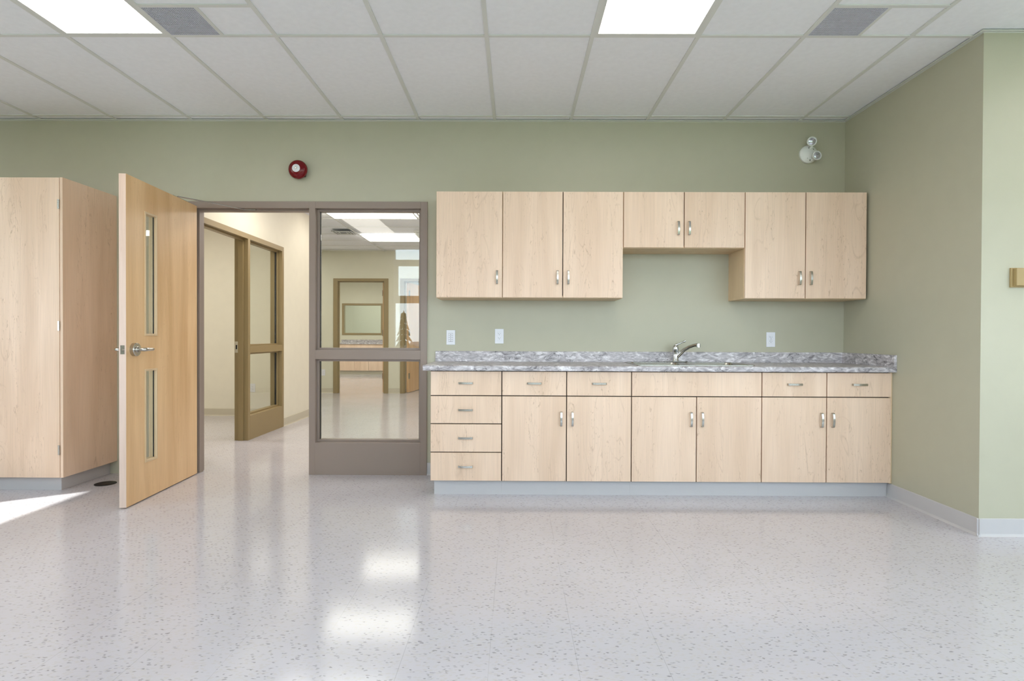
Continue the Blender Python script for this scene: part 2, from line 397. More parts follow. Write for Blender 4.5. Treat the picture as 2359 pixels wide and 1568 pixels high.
a = MB(); a.box(XL, XR, -.022, 0, 2.848, 2.853).box(XR - .022, XR, YJ - .0, -.0221, 2.848, 2.853).box(XR - .022, XE, YJ - .022, YJ, 2.848, 2.853)
a.box(XL, XR, -.0015, 0, 2.845, 2.875).box(XR - .0015, XR, YJ, -.0221, 2.845, 2.875).box(XR, XE, YJ - .0015, YJ, 2.845, 2.875)
struct(a.build('trim_2', 'angle'))

def base_profile(): return [(0, 0), (-.014, 0), (-.010, .006), (-.006, .014), (-.005, .098), (-.003, .101), (0, .101)]
def flip(p): return [(-a_, b_) for a_, b_ in p]
struct(MB().extrude(base_profile(), 'X', -3.17, -2.6355).build('baseboard_back', 'base'))
struct(MB().extrude(base_profile(), 'X', -0.7085, -0.583).build('baseboard_back', 'base'))
struct(MB().extrude([(XR + p, z) for p, z in base_profile()], 'Y', YJ - .014, -0.567).build('baseboard_right', 'base'))
struct(MB().extrude([(YJ + p, z) for p, z in base_profile()], 'X', XR - .014, XE).build('baseboard_right', 'base'))

# ------------------------------------------------------------------ rooms behind
PX = -2.855
struct(slab_with_holes(MB(), -6.1, 1.6, 0, 2.85, [DOOR_HOLE], 'X', 0.0605, 0.121).build('wall_hall_near', 'cream'))
struct(slab_with_holes(MB(), 0.121, 3.478, 0, HC + .03, [(.512, 2.428, -1, 2.197)], 'Y', PX - .121, PX).build('wall_hall_left', 'cream'))
struct(MB().box(-6.0, PX - .121, 3.357, 3.478, 0, HC + .03).build('wall_office_back', 'cream'))
struct(slab_with_holes(MB(), 0.121, 6.66, 0, HC + .03, [(4.79, 5.7, 2.20, 2.47)], 'Y', -6.12, -6.0).build('wall_hall_west', 'cream'))
struct(MB().box(1.5, 1.62, 0.121, 12.6, 0, HC + .03).build('wall_hall_right', 'cream'))
FW = 6.545
struct(slab_with_holes(MB(), -7.6, 1.6, 0, HC + .03, [(-3.524, -2.464, -1, 2.222), (-2.226, -1.166, -1, 2.222)], 'X', FW, FW + .121).build('wall_hall_far', 'farcream'))
struct(MB().box(-2.36, -2.30, FW + .1215, 12.55, 0, HC + .03).build('wall_partition', 'farcream'))
struct(slab_with_holes(MB(), -7.6, 1.6, 0, HC + .03, [(-5.14, -3.96, 1.15, 2.05)], 'X', 12.55, 12.67).build('wall_far_room', 'farcream'))
struct(slab_with_holes(MB(), FW + .121, 15.1, 0, HC + .03, [(8.66, 8.84, .9, 2.5), (9.05, 9.27, .9, 2.5), (9.5, 9.68, .9, 2.5)], 'Y', -6.62, -6.5).build('wall_far_west', 'farcream'))
struct(MB().box(-7.6, 1.6, 15.0, 15.1, 0, HC + .03).build('wall_far_end', 'farcream'))
struct(MB().box(-7.7, 1.62, 0.0606, 15.1, HC + .0305, 2.855).build('ceiling_hall', 'tile'))
g = MB()                            # grid of the hall ceiling and its border tiles
for k in range(-6, 4): g.box(-2.53 + 1.2192 * k * .5 * 2 - .011, -2.53 + 1.2192 * k + .011, .13, FW, HC, HC + .006) if -6.0 < -2.53 + 1.2192 * k < 1.5 else None
yy = 0.36
while yy < FW: g.box(-6.0, PX - .125, yy - .011, yy + .011, HC + .0005, HC + .006) if yy < 3.3 else g.box(-6.0, 1.5, yy - .011, yy + .011, HC + .0005, HC + .006); yy += .6096
struct(g.build('trim_3', 'grid'))
struct(MB().extrude([(PX - p, z) for p, z in base_profile()], 'Y', 2.4335, 3.478).build('baseboard_hall_left', 'creambase'))
struct(MB().extrude([(3.357 + p, z) for p, z in base_profile()], 'X', -6.0, PX - .122).build('baseboard_office', 'creambase'))
b = MB()
for xa, xb in ((-6.0, -3.53), (-2.458, -2.232), (-1.16, 1.5)): b.extrude([(FW + p, z) for p, z in base_profile()], 'X', xa, xb)
struct(b.build('baseboard_hall_far', 'creambase'))

# ------------------------------------------------------------------ windows (rear and left wall)
def window(name, cols, plane, t, sash=True):
    w = sempty(name)
    fr = MB(); sh = MB()
    def bx(mb, a, b_, z0, z1, d0, d1):
        if plane == 'X': mb.box(a, b_, t - d1, t - d0, z0, z1)
        else: mb.box(t - d1, t - d0, a, b_, z0, z1)
    for a, b_, z0, z1 in cols:
        e = .004
        bx(fr, a + e, a + .03, z0 + e, z1 - e, .02, .09); bx(fr, b_ - .03, b_ - e, z0 + e, z1 - e, .02, .09)
        bx(fr, a + .03, b_ - .03, z0 + e, z0 + .03, .02, .09); bx(fr, a + .03, b_ - .03, z1 - .02, z1 - e, .02, .09)
        if sash:
            bx(fr, a + .03, b_ - .03, 2.40, 2.47, .02, .09); bx(fr, a + .03, b_ - .03, 1.70, 1.78, .02, .09)
            bx(sh, a + .031, a + .08, 1.781, 2.399, .03, .08); bx(sh, b_ - .08, b_ - .031, 1.781, 2.399, .03, .08)
            bx(sh, a + .08, b_ - .08, 1.781, 1.83, .03, .08); bx(sh, a + .08, b_ - .08, 2.36, 2.399, .03, .08)
    fr.build('window_frame', 'alu', w)
    if sash: sh.build('sash', 'alu', w)
    else: sh.bm.free()
    for a, b_, z0, z1 in cols:
        gm = MB()
        if sash:
            for za, zb in ((.931, 1.699), (1.831, 2.359), (2.471, 2.659)):
                bx(gm, a + (.081 if 1.8 < za < 2 else .031), b_ - (.081 if 1.8 < za < 2 else .031), za, zb, .052, .056)
        else: bx(gm, a + .031, b_ - .031, z0 + .031, z1 - .021, .052, .056)
        gm.build('glass', 'glass', w)
    return w
window('window_1', RW, 'X', YR)
window('window_2', LW, 'Y', XL, sash=False)

# ------------------------------------------------------------------ hollow metal frames
def metal_frame(parent, m, w=1.926, side=True, strike=None, top=2.20, full=None, leg=.05):
    """double rabbeted steel frame: local x along the wall, y through it (-.012 .. .133)"""
    Y0, Y1, S0, S1 = -.012, .133, .035, .090
    f = MB()
    def post(x0, x1, stops, z1=top): 
        f.box(x0, x1, Y0, Y1, 0, z1)
        for s in stops: f.box(x1, x1 + .016, S0, S1, 0, z1 - .054) if s > 0 else f.box(x0 - .016, x0, S0, S1, 0, z1 - .054)
    if side:
        post(0, leg, [1]); post(.974, 1.024, [-1]); post(1.873, w, [])
        f.box(leg, .974, Y0, Y1, top - .054, top); f.box(leg + .016, .958, S0, S1, top - .070, top - .054)
        f.box(1.024, 1.873, Y0, Y1, top - .054, top); f.box(1.024, 1.873, Y0, Y1, .932, 1.006); f.box(1.024, 1.873, Y0, Y1, 0, .260)
        o = f.build('frame', m, parent, bevel=.0012)
        st = MB()
        for z0, z1 in ((.260, .932), (1.006, top - .054)):
            st.box(1.024, 1.042, S0, S1, z0, z1); st.box(1.855, 1.873, S0, S1, z0, z1)
            st.box(1.042, 1.855, S0, S1, z0, z0 + .018); st.box(1.042, 1.855, S0, S1, z1 - .018, z1)
        st.build('glazing_stop', m, parent, bevel=.001)
        gk = MB()
        for z0, z1 in ((.278, .914), (1.024, top - .072)):
            gk.box(1.042, 1.046, .052, .072, z0, z1); gk.box(1.851, 1.855, .052, .072, z0, z1)
        gk.build('gap_strip', 'black', parent)  # black strips drawn for the dark gap along the glass edges
        for z0, z1 in ((.278, .914), (1.024, top - .072)): MB().box(1.0465, 1.8505, .059, .065, z0, z1).build('glass', 'glass', parent)
    else:
        post(0, leg, [1]); post(w - leg, w, [-1])
        f.box(leg, w - leg, Y0, Y1, top - .054, top); f.box(leg + .016, w - leg - .016, S0, S1, top - .070, top - .054)
        o = f.build('frame', m, parent, bevel=.0012)
    if strike:
        xs, zs, ym = strike
        MB().box(xs - .0018, xs + .0002, ym - .016, ym + .016, zs - .06, zs + .06).build('strike_plate', 'nickel', parent)
        MB().box(xs - .0024, xs - .0016, ym - .008, ym + .008, zs - .022, zs + .022).build('strike_hole', 'black', parent)
    return o
d1 = sempty('door_1', (-2.635, 0, 0), label='taupe steel door frame with glazed sidelight and open wood door')
metal_frame(d1, 'bronze', strike=(.974, .985, .012))
d2 = sempty('door_2', (PX, .507, 0), math.pi / 2, label='khaki steel door frame with glazed sidelight in cream hall wall')
metal_frame(d2, 'khaki', strike=(.974, .995, .112))
d3 = sempty('door_3', (-3.529, FW, 0), label='khaki door frame in the far hall wall, in front of far cabinets')
metal_frame(d3, 'khaki', w=1.07, side=False, top=2.225, leg=.085)
d4 = sempty('door_4', (-2.231, FW, 0), label='khaki door frame at right end of the far hall wall')
metal_frame(d4, 'khaki', w=1.07, side=False, top=2.225, leg=.075)
d5 = sempty('window_3', (-5.16, 12.55, 0), label='khaki framed interior window above far worktop')
f = MB(); x1 = 1.22
f.box(0, .06, -.012, .13, 1.13, 2.07).box(x1 - .06, x1, -.012, .13, 1.13, 2.07).box(.06, x1 - .06, -.012, .13, 1.13, 1.19).box(.06, x1 - .06, -.012, .13, 2.01, 2.07)
f.build('window_frame', 'khaki', d5); MB().box(.061, x1 - .061, .05, .056, 1.191, 2.009).build('glass', 'glass', d5)

# ------------------------------------------------------------------ door leaves
def leaf(parent, L=.938, T=.044, top=2.16, lites=True, loc=(0, 0, 0), rot=0.0):
    """local x from the hinge to the lock edge, y = thickness (0 = face with the lever seen), z up"""
    w = bpy.data.objects.new('door_leaf', None)
    s = MB(); holes = [(.590, .722, 1.128, 1.952), (.590, .722, .263, .880)] if lites else []
    slab_with_holes(s, 0, L, .008, top, holes, 'X', 0, T)
    w = s.build('door_leaf', 'doorwood', parent); w.location = loc; w.rotation_euler = (0, 0, rot)
    return w, holes
ang = math.atan2(-.937, .059)
dl, holes = leaf(d1, loc=(-2.565 + 2.635, -.013, 0), rot=ang)
# local +y of the leaf points towards +x of the room when turned by ang, so the leaf body is shifted to the other side
dl.data.transform(Matrix.Translation((0, -.044, 0)))
MB().box(.938, .9386, -.0438, -.0002, .008, 2.16).build('lock_edge', 'dooredge', dl)
for (a, b_, z0, z1) in holes:
    t = MB()
    for y0, y1 in ((-.004, .0045), (-.0485, -.040)):
        t.box(a - .010, a + .004, y0, y1, z0 - .010, z1 + .010); t.box(b_ - .004, b_ + .010, y0, y1, z0 - .010, z1 + .010)
        t.box(a + .004, b_ - .004, y0, y1, z0 - .010, z0 + .004); t.box(a + .004, b_ - .004, y0, y1, z1 - .004, z1 + .010)
    t.box(a, a + .004, -.040, -.004, z0, z1); t.box(b_ - .004, b_, -.040, -.004, z0, z1)
    t.box(a + .004, b_ - .004, -.040, -.004, z0, z0 + .004); t.box(a + .004, b_ - .004, -.040, -.004, z1 - .004, z1)
    t.build('lite_frame', 'edge', dl, bevel=.0015)
    MB().box(a + .0045, b_ - .0045, -.025, -.019, z0 + .0045, z1 - .0045).build('glass', 'glass', dl)
    MB().box(a + .0045, a + .009, -.018, -.013, z0 + .0045, z1 - .0045).build('gap_strip', 'black', dl)  # black strip standing in for the dark gap beside the glass
def lever(parent, x, z, side):
    y = lambda v: v if side > 0 else -.044 - v
    m_ = MB().lathe([(.001, 0), (.044, 0), (.044, .022), (.041, .026), (.020, .027), (.017, .030), (.017, .040), (.001, .040)], axis='-Y')
    m_.xf(Matrix.Translation((x, 0, z)) @ Matrix.Diagonal((1, -1, 1, 1)))
    if side < 0: m_.xf(Matrix.Translation((0, -.044, 0)) @ Matrix.Diagonal((1, -1, 1, 1)))
    h = m_.build('rosette', 'nickel', parent, smooth=True)
    MB().tube([(x, y(.036), z), (x, y(.060), z), (x - .008, y(.069), z), (x - .025, y(.073), z), (x - .085, y(.073), z), (x - .105, y(.066), z), (x - .112, y(.050), z)],
              [.0125, .0125, .0125, .0120, .0115, .0110, .0105], 18).build('lever', 'nickel', parent, smooth=True)
lever(dl, .858, 1.027, 1); lever(dl, .858, 1.027, -1)
MB().box(.9387, .9402, -.035, -.009, .999, 1.056).build('latch_plate', 'nickel', dl)
MB().cyl((.9402, -.022, 1.027), (.952, -.022, 1.027), .0095, .007).build('latch_bolt', 'nickel', dl, smooth=True)
# overhead stay between the top of the leaf and the head of the frame
st = MB().box(.10, .34, -.030, -.010, 2.160, 2.168); st.build('closer_track', 'nickel', dl)
MB().tube([(.092, -.315, 2.1645), (.25, -.13, 2.1600), (.44, .026, 2.139)], [.0085, .0075, .0055], 8, flat=.6).build('closer_arm', 'nickel', d1)
MB().box(.41, .53, .018, .034, 2.136, 2.1455).build('closer_bracket', 'nickel', d1)
for z in (.25, 1.12, 1.95): MB().cyl((-.008, -.052, z - .05), (-.008, -.052, z + .05), .007, seg=12).build('hinge', 'nickel', dl, smooth=True)
# far doors, opened away from the hall
dl4, _ = leaf(d4, L=.90, top=2.16, lites=False, loc=(.10, .125, 0), rot=math.radians(81)); dl4.data.transform(Matrix.Translation((0, -.044, 0)))
for z in (.33, 1.17, 1.95): MB().box(-.004, .030, -.058, -.0445, z - .055, z + .055).build('hinge', 'nickel', dl4)
dl3, _ = leaf(d3, L=.86, top=2.16, lites=False, loc=(.975, .125, 0), rot=math.radians(89))
for z in (.33, 1.17, 1.95): MB().box(-.02, .012, .0445, .052, z - .055, z + .055).build('hinge', 'nickel', dl3)

# ------------------------------------------------------------------ cabinet parts
def pull_mesh():
    n = 14; bm = bmesh.new(); prof = []
    L, D = .052, .028
    pts = [(-L, 0), (-L, .012), (-L + .002, .019)] + [(-L + .008 + (2 * L - .016) * i / n, .022 + (D - .022) * math.sin(math.pi * i / n)) for i in range(n + 1)] + [(L - .002, .019), (L, .012), (L, 0)]
    th = .0055; inner = []
    for i, (s, d) in enumerate(pts):
        a = pts[max(0, i - 1)]; b_ = pts[min(len(pts) - 1, i + 1)]; t = Vector((b_[0] - a[0], b_[1] - a[1])).normalized(); nrm = Vector((t.y, -t.x))
        inner.append((s + nrm.x * th, d + nrm.y * th))
    rows = []
    for (s, d), (s2, d2) in zip(pts, inner):
        rows.append([bm.verts.new((s, -d, .0072)), bm.verts.new((s, -d, -.0072)), bm.verts.new((s2, -d2, -.0072)), bm.verts.new((s2, -d2, .0072))])
    for a, b_ in zip(rows, rows[1:]):
        for k in range(4): bm.faces.new((a[k], a[(k + 1) % 4], b_[(k + 1) % 4], b_[k]))
    bm.faces.new(rows[0][::-1]); bm.faces.new(rows[-1]); bmesh.ops.recalc_face_normals(bm, faces=bm.faces)
    me = bpy.data.meshes.new('pull'); bm.to_mesh(me); bm.free(); me.materials.append(M['nickel'])
    return me
PULL = pull_mesh()
def pull(parent, x, y, z, vertical):
    o = bpy.data.objects.new('handle', PULL); COL.objects.link(o); o.parent = parent; o.location = (x, y, z)
    if vertical: o.rotation_euler = (0, math.pi / 2, 0)
    b_ = o.modifiers.new('bevel', 'BEVEL'); b_.width = .0008; b_.segments = 2
    return o
G = .0034                           # half gap between fronts
def front(parent, kind, x0, x1, z0, z1, yf, pullat=None, vertical=False, t=.018, handle=True):
    o = MB().box(x0 + G, x1 - G, yf, yf + t, z0 + G, z1 - G).build(kind, 'maple', parent, bevel=.0009)
    if handle and pullat: pull(o, pullat[0], yf, pullat[1], vertical)
    return o

YB = -.612                          # face of the base fronts
def base_unit(label, x0, x1, plan, right_panel=False, hollow=False, group='base cabinets under the grey worktop'):
    c = thing('base_cabinet', label, 'cabinet', (x0, 0, 0), group=group); w = x1 - x0
    if hollow: MB().box(.0005, w - .0005, YB + .0185, YB + .024, .105, .882).box(.0165, w - .0005, YB + .0245, -.0125, .105, .120).box(.0165, w - .0005, -.012, -.002, .105, .882).box(w - .016, w - .0005, YB + .0245, -.0125, .1205, .882).build('body', 'dark', c)
    else: MB().box(.0005, w - .0005, YB + .0185, YB + .0240, .105, .882).box(.0165, w - .0005, YB + .0245, -.002, .105, .882).build('body', 'dark', c)
    sides = MB().box(.0002, .016, YB + .0243, -.001, .1045, .8825)
    sides.build('side_panel', 'edge', c)
    if right_panel: MB().box(w - .018, w - .0002, YB + .004, -.001, .1045, .8825).build('side_panel', 'edge', c)
    MB().box(0.022 if x0 < -.5 else .0003, w - .0003, -.560, -.545, 0, .105).build('toe_kick', 'base', c)
    plan(c, w); return c
ZD = (.106, .706, .8795)            # bottom of doors, joint, top of drawers
def plan_drawers(c, w):
    for za, zb, zp in ((.706, .8795, .795), (.509, .706, .607), (.309, .509, .411), (.106, .309, .210)): front(c, 'drawer', 0, w, za, zb, YB, (w / 2 - .002, zp))
def plan_2x2(c, w):
    h = w / 2
    front(c, 'drawer', 0, h, ZD[1], ZD[2], YB, (h / 2, .795)); front(c, 'drawer', h, w, ZD[1], ZD[2], YB, (h + h / 2, .795))
    front(c, 'door', 0, h, ZD[0], ZD[1], YB, (h - .038, .547), True); front(c, 'door', h, w, ZD[0], ZD[1], YB, (h + .040, .547), True)
def plan_sink(c, w):
    h = w / 2
    front(c, 'false_front', 0, w, ZD[1], ZD[2], YB)
    front(c, 'door', 0, h, ZD[0], ZD[1], YB, (h - .040, .547), True); front(c, 'door', h, w, ZD[0], ZD[1], YB, (h + .038, .547), True)
def plan_last(c, w): plan_2x2(c, w - .006)
base_unit('pale maple base cabinet with four stacked drawers, beside the taupe door frame', -.594, -.092, plan_drawers)
base_unit('pale maple base cabinet with two drawers and two doors, next to the four drawer unit', -.092, .816, plan_2x2)
base_unit('pale maple base cabinet with one wide blank front above two doors, under the sink', .816, 1.726, plan_sink, hollow=True)
base_unit('pale maple base cabinet with two drawers and two doors, against the right green wall', 1.726, 2.636, plan_last, True)

YU = -.330
def wall_unit(label, x0, x1, zb, doors, end=None):
    c = thing('wall_cabinet', label, 'cabinet', (x0, 0, zb), group='upper cabinets on the green wall'); w = x1 - x0; h = 2.207 - zb
    MB().box(.0165, w - .0165, YU + .0187, -.001, .018, h - .002).build('body', 'dark', c)
    MB().box(.0003, w - .0003, YU + .0185, -.0005, .0, .0175).build('bottom_panel', 'edge', c)
    MB().box(.0003, w - .0003, YU + .0185, -.0005, h - .0018, h).build('top_panel', 'edge', c)
    MB().box(.0003, .016, YU + .0185, -.0005, .0178, h - .002).build('side_panel', 'edge', c)
    MB().box(w - .016, w - .0003, YU + .0185, -.0005, .0178, h - .002).build('side_panel', 'edge', c)
    for a, b_, px in doors: front(c, 'door', a, b_, 0, h, YU, (px, (.153 if zb < 1.6 else .146)), True)
    return c
wall_unit('single door pale maple wall cabinet, leftmost of the uppers, beside the door frame', -.595, -.097, 1.411, [(0, .498, .498 - .040)])
wall_unit('tall two door pale maple wall cabinet between the single door unit and short unit', -.097, .805, 1.411, [(0, .451, .411), (.451, .902, .492)])
wall_unit('short two door pale maple wall cabinet above the sink', .805, 1.711, 1.787, [(0, .453, .408), (.453, .906, .489)])
wall_unit('tall two door pale maple wall cabinet in the corner by right green wall', 1.711, 2.622, 1.411, [(0, .452, .407), (.452, .907, .490)])

# tall storage cabinet
tc_ = thing('storage_cabinet', 'tall maple storage cabinet left of the open door, with three small hinges showing', 'cabinet', (-4.14, 0, 0))
MB().box(0.0, .90, -.541, -.001, .105, 2.238).build('body', 'maple', tc_)
MB().box(.9005, .920, -.5605, -.001, .103, 2.240).build('side_panel', 'maple', tc_)
MB().box(.0, .862, -.503, -.49, 0, .104).box(.849, .862, -.49, -.001, 0, .104).box(0, .013, -.49, -.001, 0, .104).build('toe_kick', 'base', tc_)
for a, b_ in ((0, .447), (.447, .897)):
    dd = MB().box(a + .0015, b_ - .0015, -.561, -.5415, .103, 2.2385).build('door', 'maple', tc_, bevel=.0008)
    if b_ > .5:
        for z in (2.05, 1.185, .30):
            hm = MB().box(b_ - .014, b_ - .004, -.5625, -.5605, z - .034, z + .034)
            for q in range(5): hm.cyl((b_ - .0015, -.5655, z - .034 + q * .0138), (b_ - .0015, -.5655, z - .034 + q * .0138 + .0126), .0045, seg=10)
            hm.build('hinge', 'nickel', dd)

# ------------------------------------------------------------------ worktop, sink, tap
wt_ = thing('worktop', 'long grey marbled worktop with raised back edge on the base cabinets', 'worktop', (-.64, 0, .883))
X1 = 2.6365 + .64
SX0, SX1, SY0, SY1 = .862 + .64, 1.698 + .64, -.585, -.065
nose = [(-.58, 0), (-.6505, 0), (-.6535, .003), (-.655, .008), (-.655, .028), (-.653, .033), (-.648, .036), (-.640, .037), (-.58, .037)]
t = MB(); t.extrude(nose, 'X', 0, X1)
HX0, HX1, HY0, HY1 = SX0 + .015, SX1 - .015, -.5799, SY1 - .012
t.box(0, HX0, -.58, 0, 0, .037); t.box(HX1, X1, -.58, 0, 0, .037); t.box(HX0, HX1, HY1, 0, 0, .037)
t.build('slab', 'stone', wt_)
MB().extrude([(-.020, .0373), (-.020, .116), (-.017, .120), (-.0005, .120), (-.0005, .0373)], 'X', .0, X1 - .0205).build('backsplash', 'stone', wt_)
MB().box(X1 - .020, X1 - .0005, -.655, -.0005, .0373, .120).build('side_splash', 'stone', wt_, bevel=.001)
sk = thing('sink', 'double bowl stainless steel sink set into the grey worktop', 'sink', (1.28, 0, .9205))
r = MB(); sx = .418
def rr(x0, x1, y0, y1, rad, n=6):
    pts = []
    for cx, cy, a0 in ((x1 - rad, y1 - rad, 0), (x0 + rad, y1 - rad, 90), (x0 + rad, y0 + rad, 180), (x1 - rad, y0 + rad, 270)):
        for i in range(n + 1): a = math.radians(a0 + 90 * i / n); pts.append((cx + rad * math.cos(a), cy + rad * math.sin(a)))
    return pts
def loft(mb, loops, close=True):
    rings = [[mb.bm.verts.new((x, y, z)) for x, y in pts] for pts, z in loops]
    for a, b_ in zip(rings, rings[1:]):
        n = len(a)
        for k in range(n): mb.bm.faces.new((a[k], a[(k + 1) % n], b_[(k + 1) % n], b_[k]))
    if close: mb.bm.faces.new(rings[-1])
    return mb
# rim: raised outer bead, then two bowls
rim = MB(); loft(rim, [(rr(-sx, sx, SY0, SY1, .03), .0), (rr(-sx, sx, SY0, SY1, .03), .004), (rr(-sx + .008, sx - .008, SY0 + .008, SY1 - .008, .026), .006), (rr(-sx + .016, sx - .016, SY0 + .016, SY1 - .016, .022), .003)], close=False)
for bx0, bx1, by0, by1 in ((-sx + .016, -.395, SY0 + .016, SY1 - .016), (.395, sx - .016, SY0 + .016, SY1 - .016), (-.020, .020, SY0 + .02, -.146), (-.40, .40, -.146, SY1 - .016), (-.40, .40, SY0 + .016, SY0 + .030)):
    rim.box(bx0, bx1, by0, by1, .0005, .003)
rim.build('rim', 'steel', sk, smooth=True)
for s in (-1, 1):
    x0, x1 = (-.396, -.020) if s < 0 else (.020, .396)
    bw = MB(); loft(bw, [(rr(x0, x1, SY0 + .029, -.145, .05), .003), (rr(x0 + .006, x1 - .006, SY0 + .035, -.151, .05), -.01), (rr(x0 + .016, x1 - .016, SY0 + .045, -.161, .05), -.165), (rr(x0 + .04, x1 - .04, SY0 + .07, -.185, .04), -.178)])
    bo = bw.build('bowl', 'steel', sk, smooth=True)
    MB().lathe([(.001, -.1775), (.04, -.1775), (.042, -.175), (.03, -.1745), (.001, -.176)], ((x0 + x1) / 2, -.35, 0)).build('drain', 'chrome', bo, smooth=True)
fc = thing('faucet', 'chrome single lever mixer tap standing behind the sink', 'faucet', (1.262, -.105, .9268))
MB().box(-.09, .09, -.025, .025, 0, .006).build('deck_plate', 'chrome', fc, bevel=.003)
MB().lathe([(.001, .006), (.027, .006), (.026, .012), (.0235, .016), (.0225, .085), (.0235, .088), (.0235, .108), (.022, .120), (.016, .130), (.008, .135), (.001, .136)]).build('body', 'chrome', fc, smooth=True)
MB().tube([(.012, -.01, .045), (.03, -.022, .066), (.055, -.05, .098), (.085, -.085, .122), (.112, -.117, .134), (.128, -.136, .137)], [.0165, .016, .0148, .0138, .013, .0125], 18).build('spout', 'chrome', fc, smooth=True)
MB().cyl((.134, -.143, .145), (.134, -.143, .117), .0155, .0155).build('aerator', 'chrome', fc, smooth=True)
MB().tube([(.0, -.004, .130), (.018, -.01, .139), (.040, -.018, .150), (.052, -.022, .157)], [.010, .006, .006, .0075], 14).tube([(.046, -.020, .153), (.058, -.024, .160), (.070, -.028, .165)], [.006, .0095, .008], 14).build('lever', 'chrome', fc, smooth=True)

# ------------------------------------------------------------------ outlets and switch
def plate(name, label, cat, x, z, kind, group=None, loc=None, rotz=0):
    p = thing(name, label, cat, loc or (x, 0, z), rotz, group)
    MB().box(-.035, .035, -.0065, -.0005, -.059, .059).build('cover_plate', 'white', p, bevel=.0022, seg=3)
    MB().box(-.0175, .0175, -.0072, -.0062, -.0345, .0345).build('surround', 'slot' if kind == 'switch' else 'grid', p)
    if kind == 'switch':
        for q in range(4):
            z0 = -.0335 + q * .0168
            b_ = MB().box(-.0168, .0168, -.0092, -.0070, z0 + .0006, z0 + .0162).build('button', 'white', p, bevel=.0008)
            MB().box(-.002, .002, -.0096, -.0090, z0 + .003, z0 + .009).build('indicator', 'slot', b_)
    else:
        ins = MB().box(-.0168, .0168, -.0088, -.0070, -.0335, .0335).build('receptacle', 'white', p, bevel=.0008)
        s = MB()
        for zc in (.017, -.017):
            s.box(-.0085, -.0062, -.0091, -.0086, zc, zc + .0085); s.box(.0062, .0080, -.0091, -.0086, zc + .0005, zc + .0075); s.cyl((0, -.0086, zc - .0055), (0, -.0092, zc - .0055), .0026, seg=12)
        if kind == 'gfci': s.box(-.008, .008, -.0091, -.0086, -.0018, -.0002)
        s.build('slots', 'slot', ins)
    return p
plate('light_switch', 'white four button switch plate on green wall, left end above worktop', 'switch', -.519, 1.1115, 'switch')
plate('power_outlet', 'white outlet left of the sink, on green wall between switch and tap', 'outlet', -.128, 1.123, 'outlet', 'outlets above the worktop')
plate('power_outlet', 'white outlet right of the sink, on green wall under corner wall cabinet', 'outlet', 2.052, 1.104, 'gfci', 'outlets above the worktop')
plate('power_outlet', 'white outlet low on cream wall seen through the hall sidelight', 'outlet', 0, 0, 'outlet', None, (-3.645, 3.357, .389))
plate('power_outlet', 'white outlet low on the far hall wall, beside a sunlit streak', 'outlet', 0, 0, 'outlet', None, (-3.72, FW, .40))
th = thing('thermostat', 'tiny pale wall control on far hall wall, left of far door frame', 'thermostat', (-3.745, FW, .865))
MB().box(-.02, .02, -.02, -.0005, -.03, .03).build('housing', 'farcream', th, bevel=.003); MB().box(-.012, .012, -.0225, -.0195, -.01, .018).build('cover', 'white', th)

# ------------------------------------------------------------------ wall fittings
fa = thing('fire_bell', 'round dark red fire bell on green wall above the doorway', 'fire alarm', (-1.738, 0, 2.446))
MB().box(-.052, .052, -.035, -.0005, -.052, .052).build('back_box', 'redbox', fa, bevel=.008, seg=3)
MB().lathe([(.001, .034), (.070, .034), (.0745, .038), (.0745, .048), (.072, .058), (.063, .070), (.045, .080), (.020, .086), (.001, .087)], axis='-Y', seg=56).build('gong', 'red', fa, smooth=True)
MB().lathe([(.001, .0855), (.031, .0850), (.031, .0885), (.029, .0895), (.001, .0900)], axis='-Y').build('centre_disc', 'white', fa, smooth=True)
MB().lathe([(.001, .0898), (.0085, .0898), (.0085, .0915), (.005, .094), (.001, .094)], axis='-Y').build('nut', 'steel', fa, smooth=True)

em = thing('emergency_light', 'white twin head emergency light on green wall in the upper right corner', 'emergency light', (2.338, 0, 2.585))
MB().lathe([(.001, .0005), (.071, .0005), (.072, .006), (.070, .018), (.056, .030), (.030, .040), (.001, .044)], axis='-Y', seg=48).build('mounting_dome', 'fixture', em, smooth=True)
for x, z in ((-.018, -.036), (.028, .034), (-.008, .044), (.002, -.052)): MB().cyl((x, -.026, z), (x, -.036, z), .0035, seg=10).build('screw', 'slot', em)
def head(parent, base, c, aim):
    c = Vector(c); aim = Vector(aim).normalized()
    MB().tube([base, (Vector(base) + Vector((0, -.02, 0))), c - aim * .018], [.011, .010, .009], 14).build('arm', 'fixture', parent, smooth=True)
    q = aim.to_track_quat('Z', 'Y').to_matrix().to_4x4(); q.translation = c
    h = MB().lathe([(.001, -.030), (.016, -.028), (.030, -.016), (.037, .002), (.037, .012), (.0335, .015), (.0325, .008), (.001, .008)]).xf(q).build('lamp_head', 'fixture', parent, smooth=True)
    MB().lathe([(.001, .008), (.027, .008), (.027, .012), (.018, .016), (.001, .018)], seg=24).xf(q).build('lens', 'lens', h, smooth=True)
head(em, (.006, -.03, .045), (-.010, -.080, .080), (-.15, -1, -.2)); head(em, (.020, -.03, -.050), (.026, -.085, -.034), (.12, -1, .0))

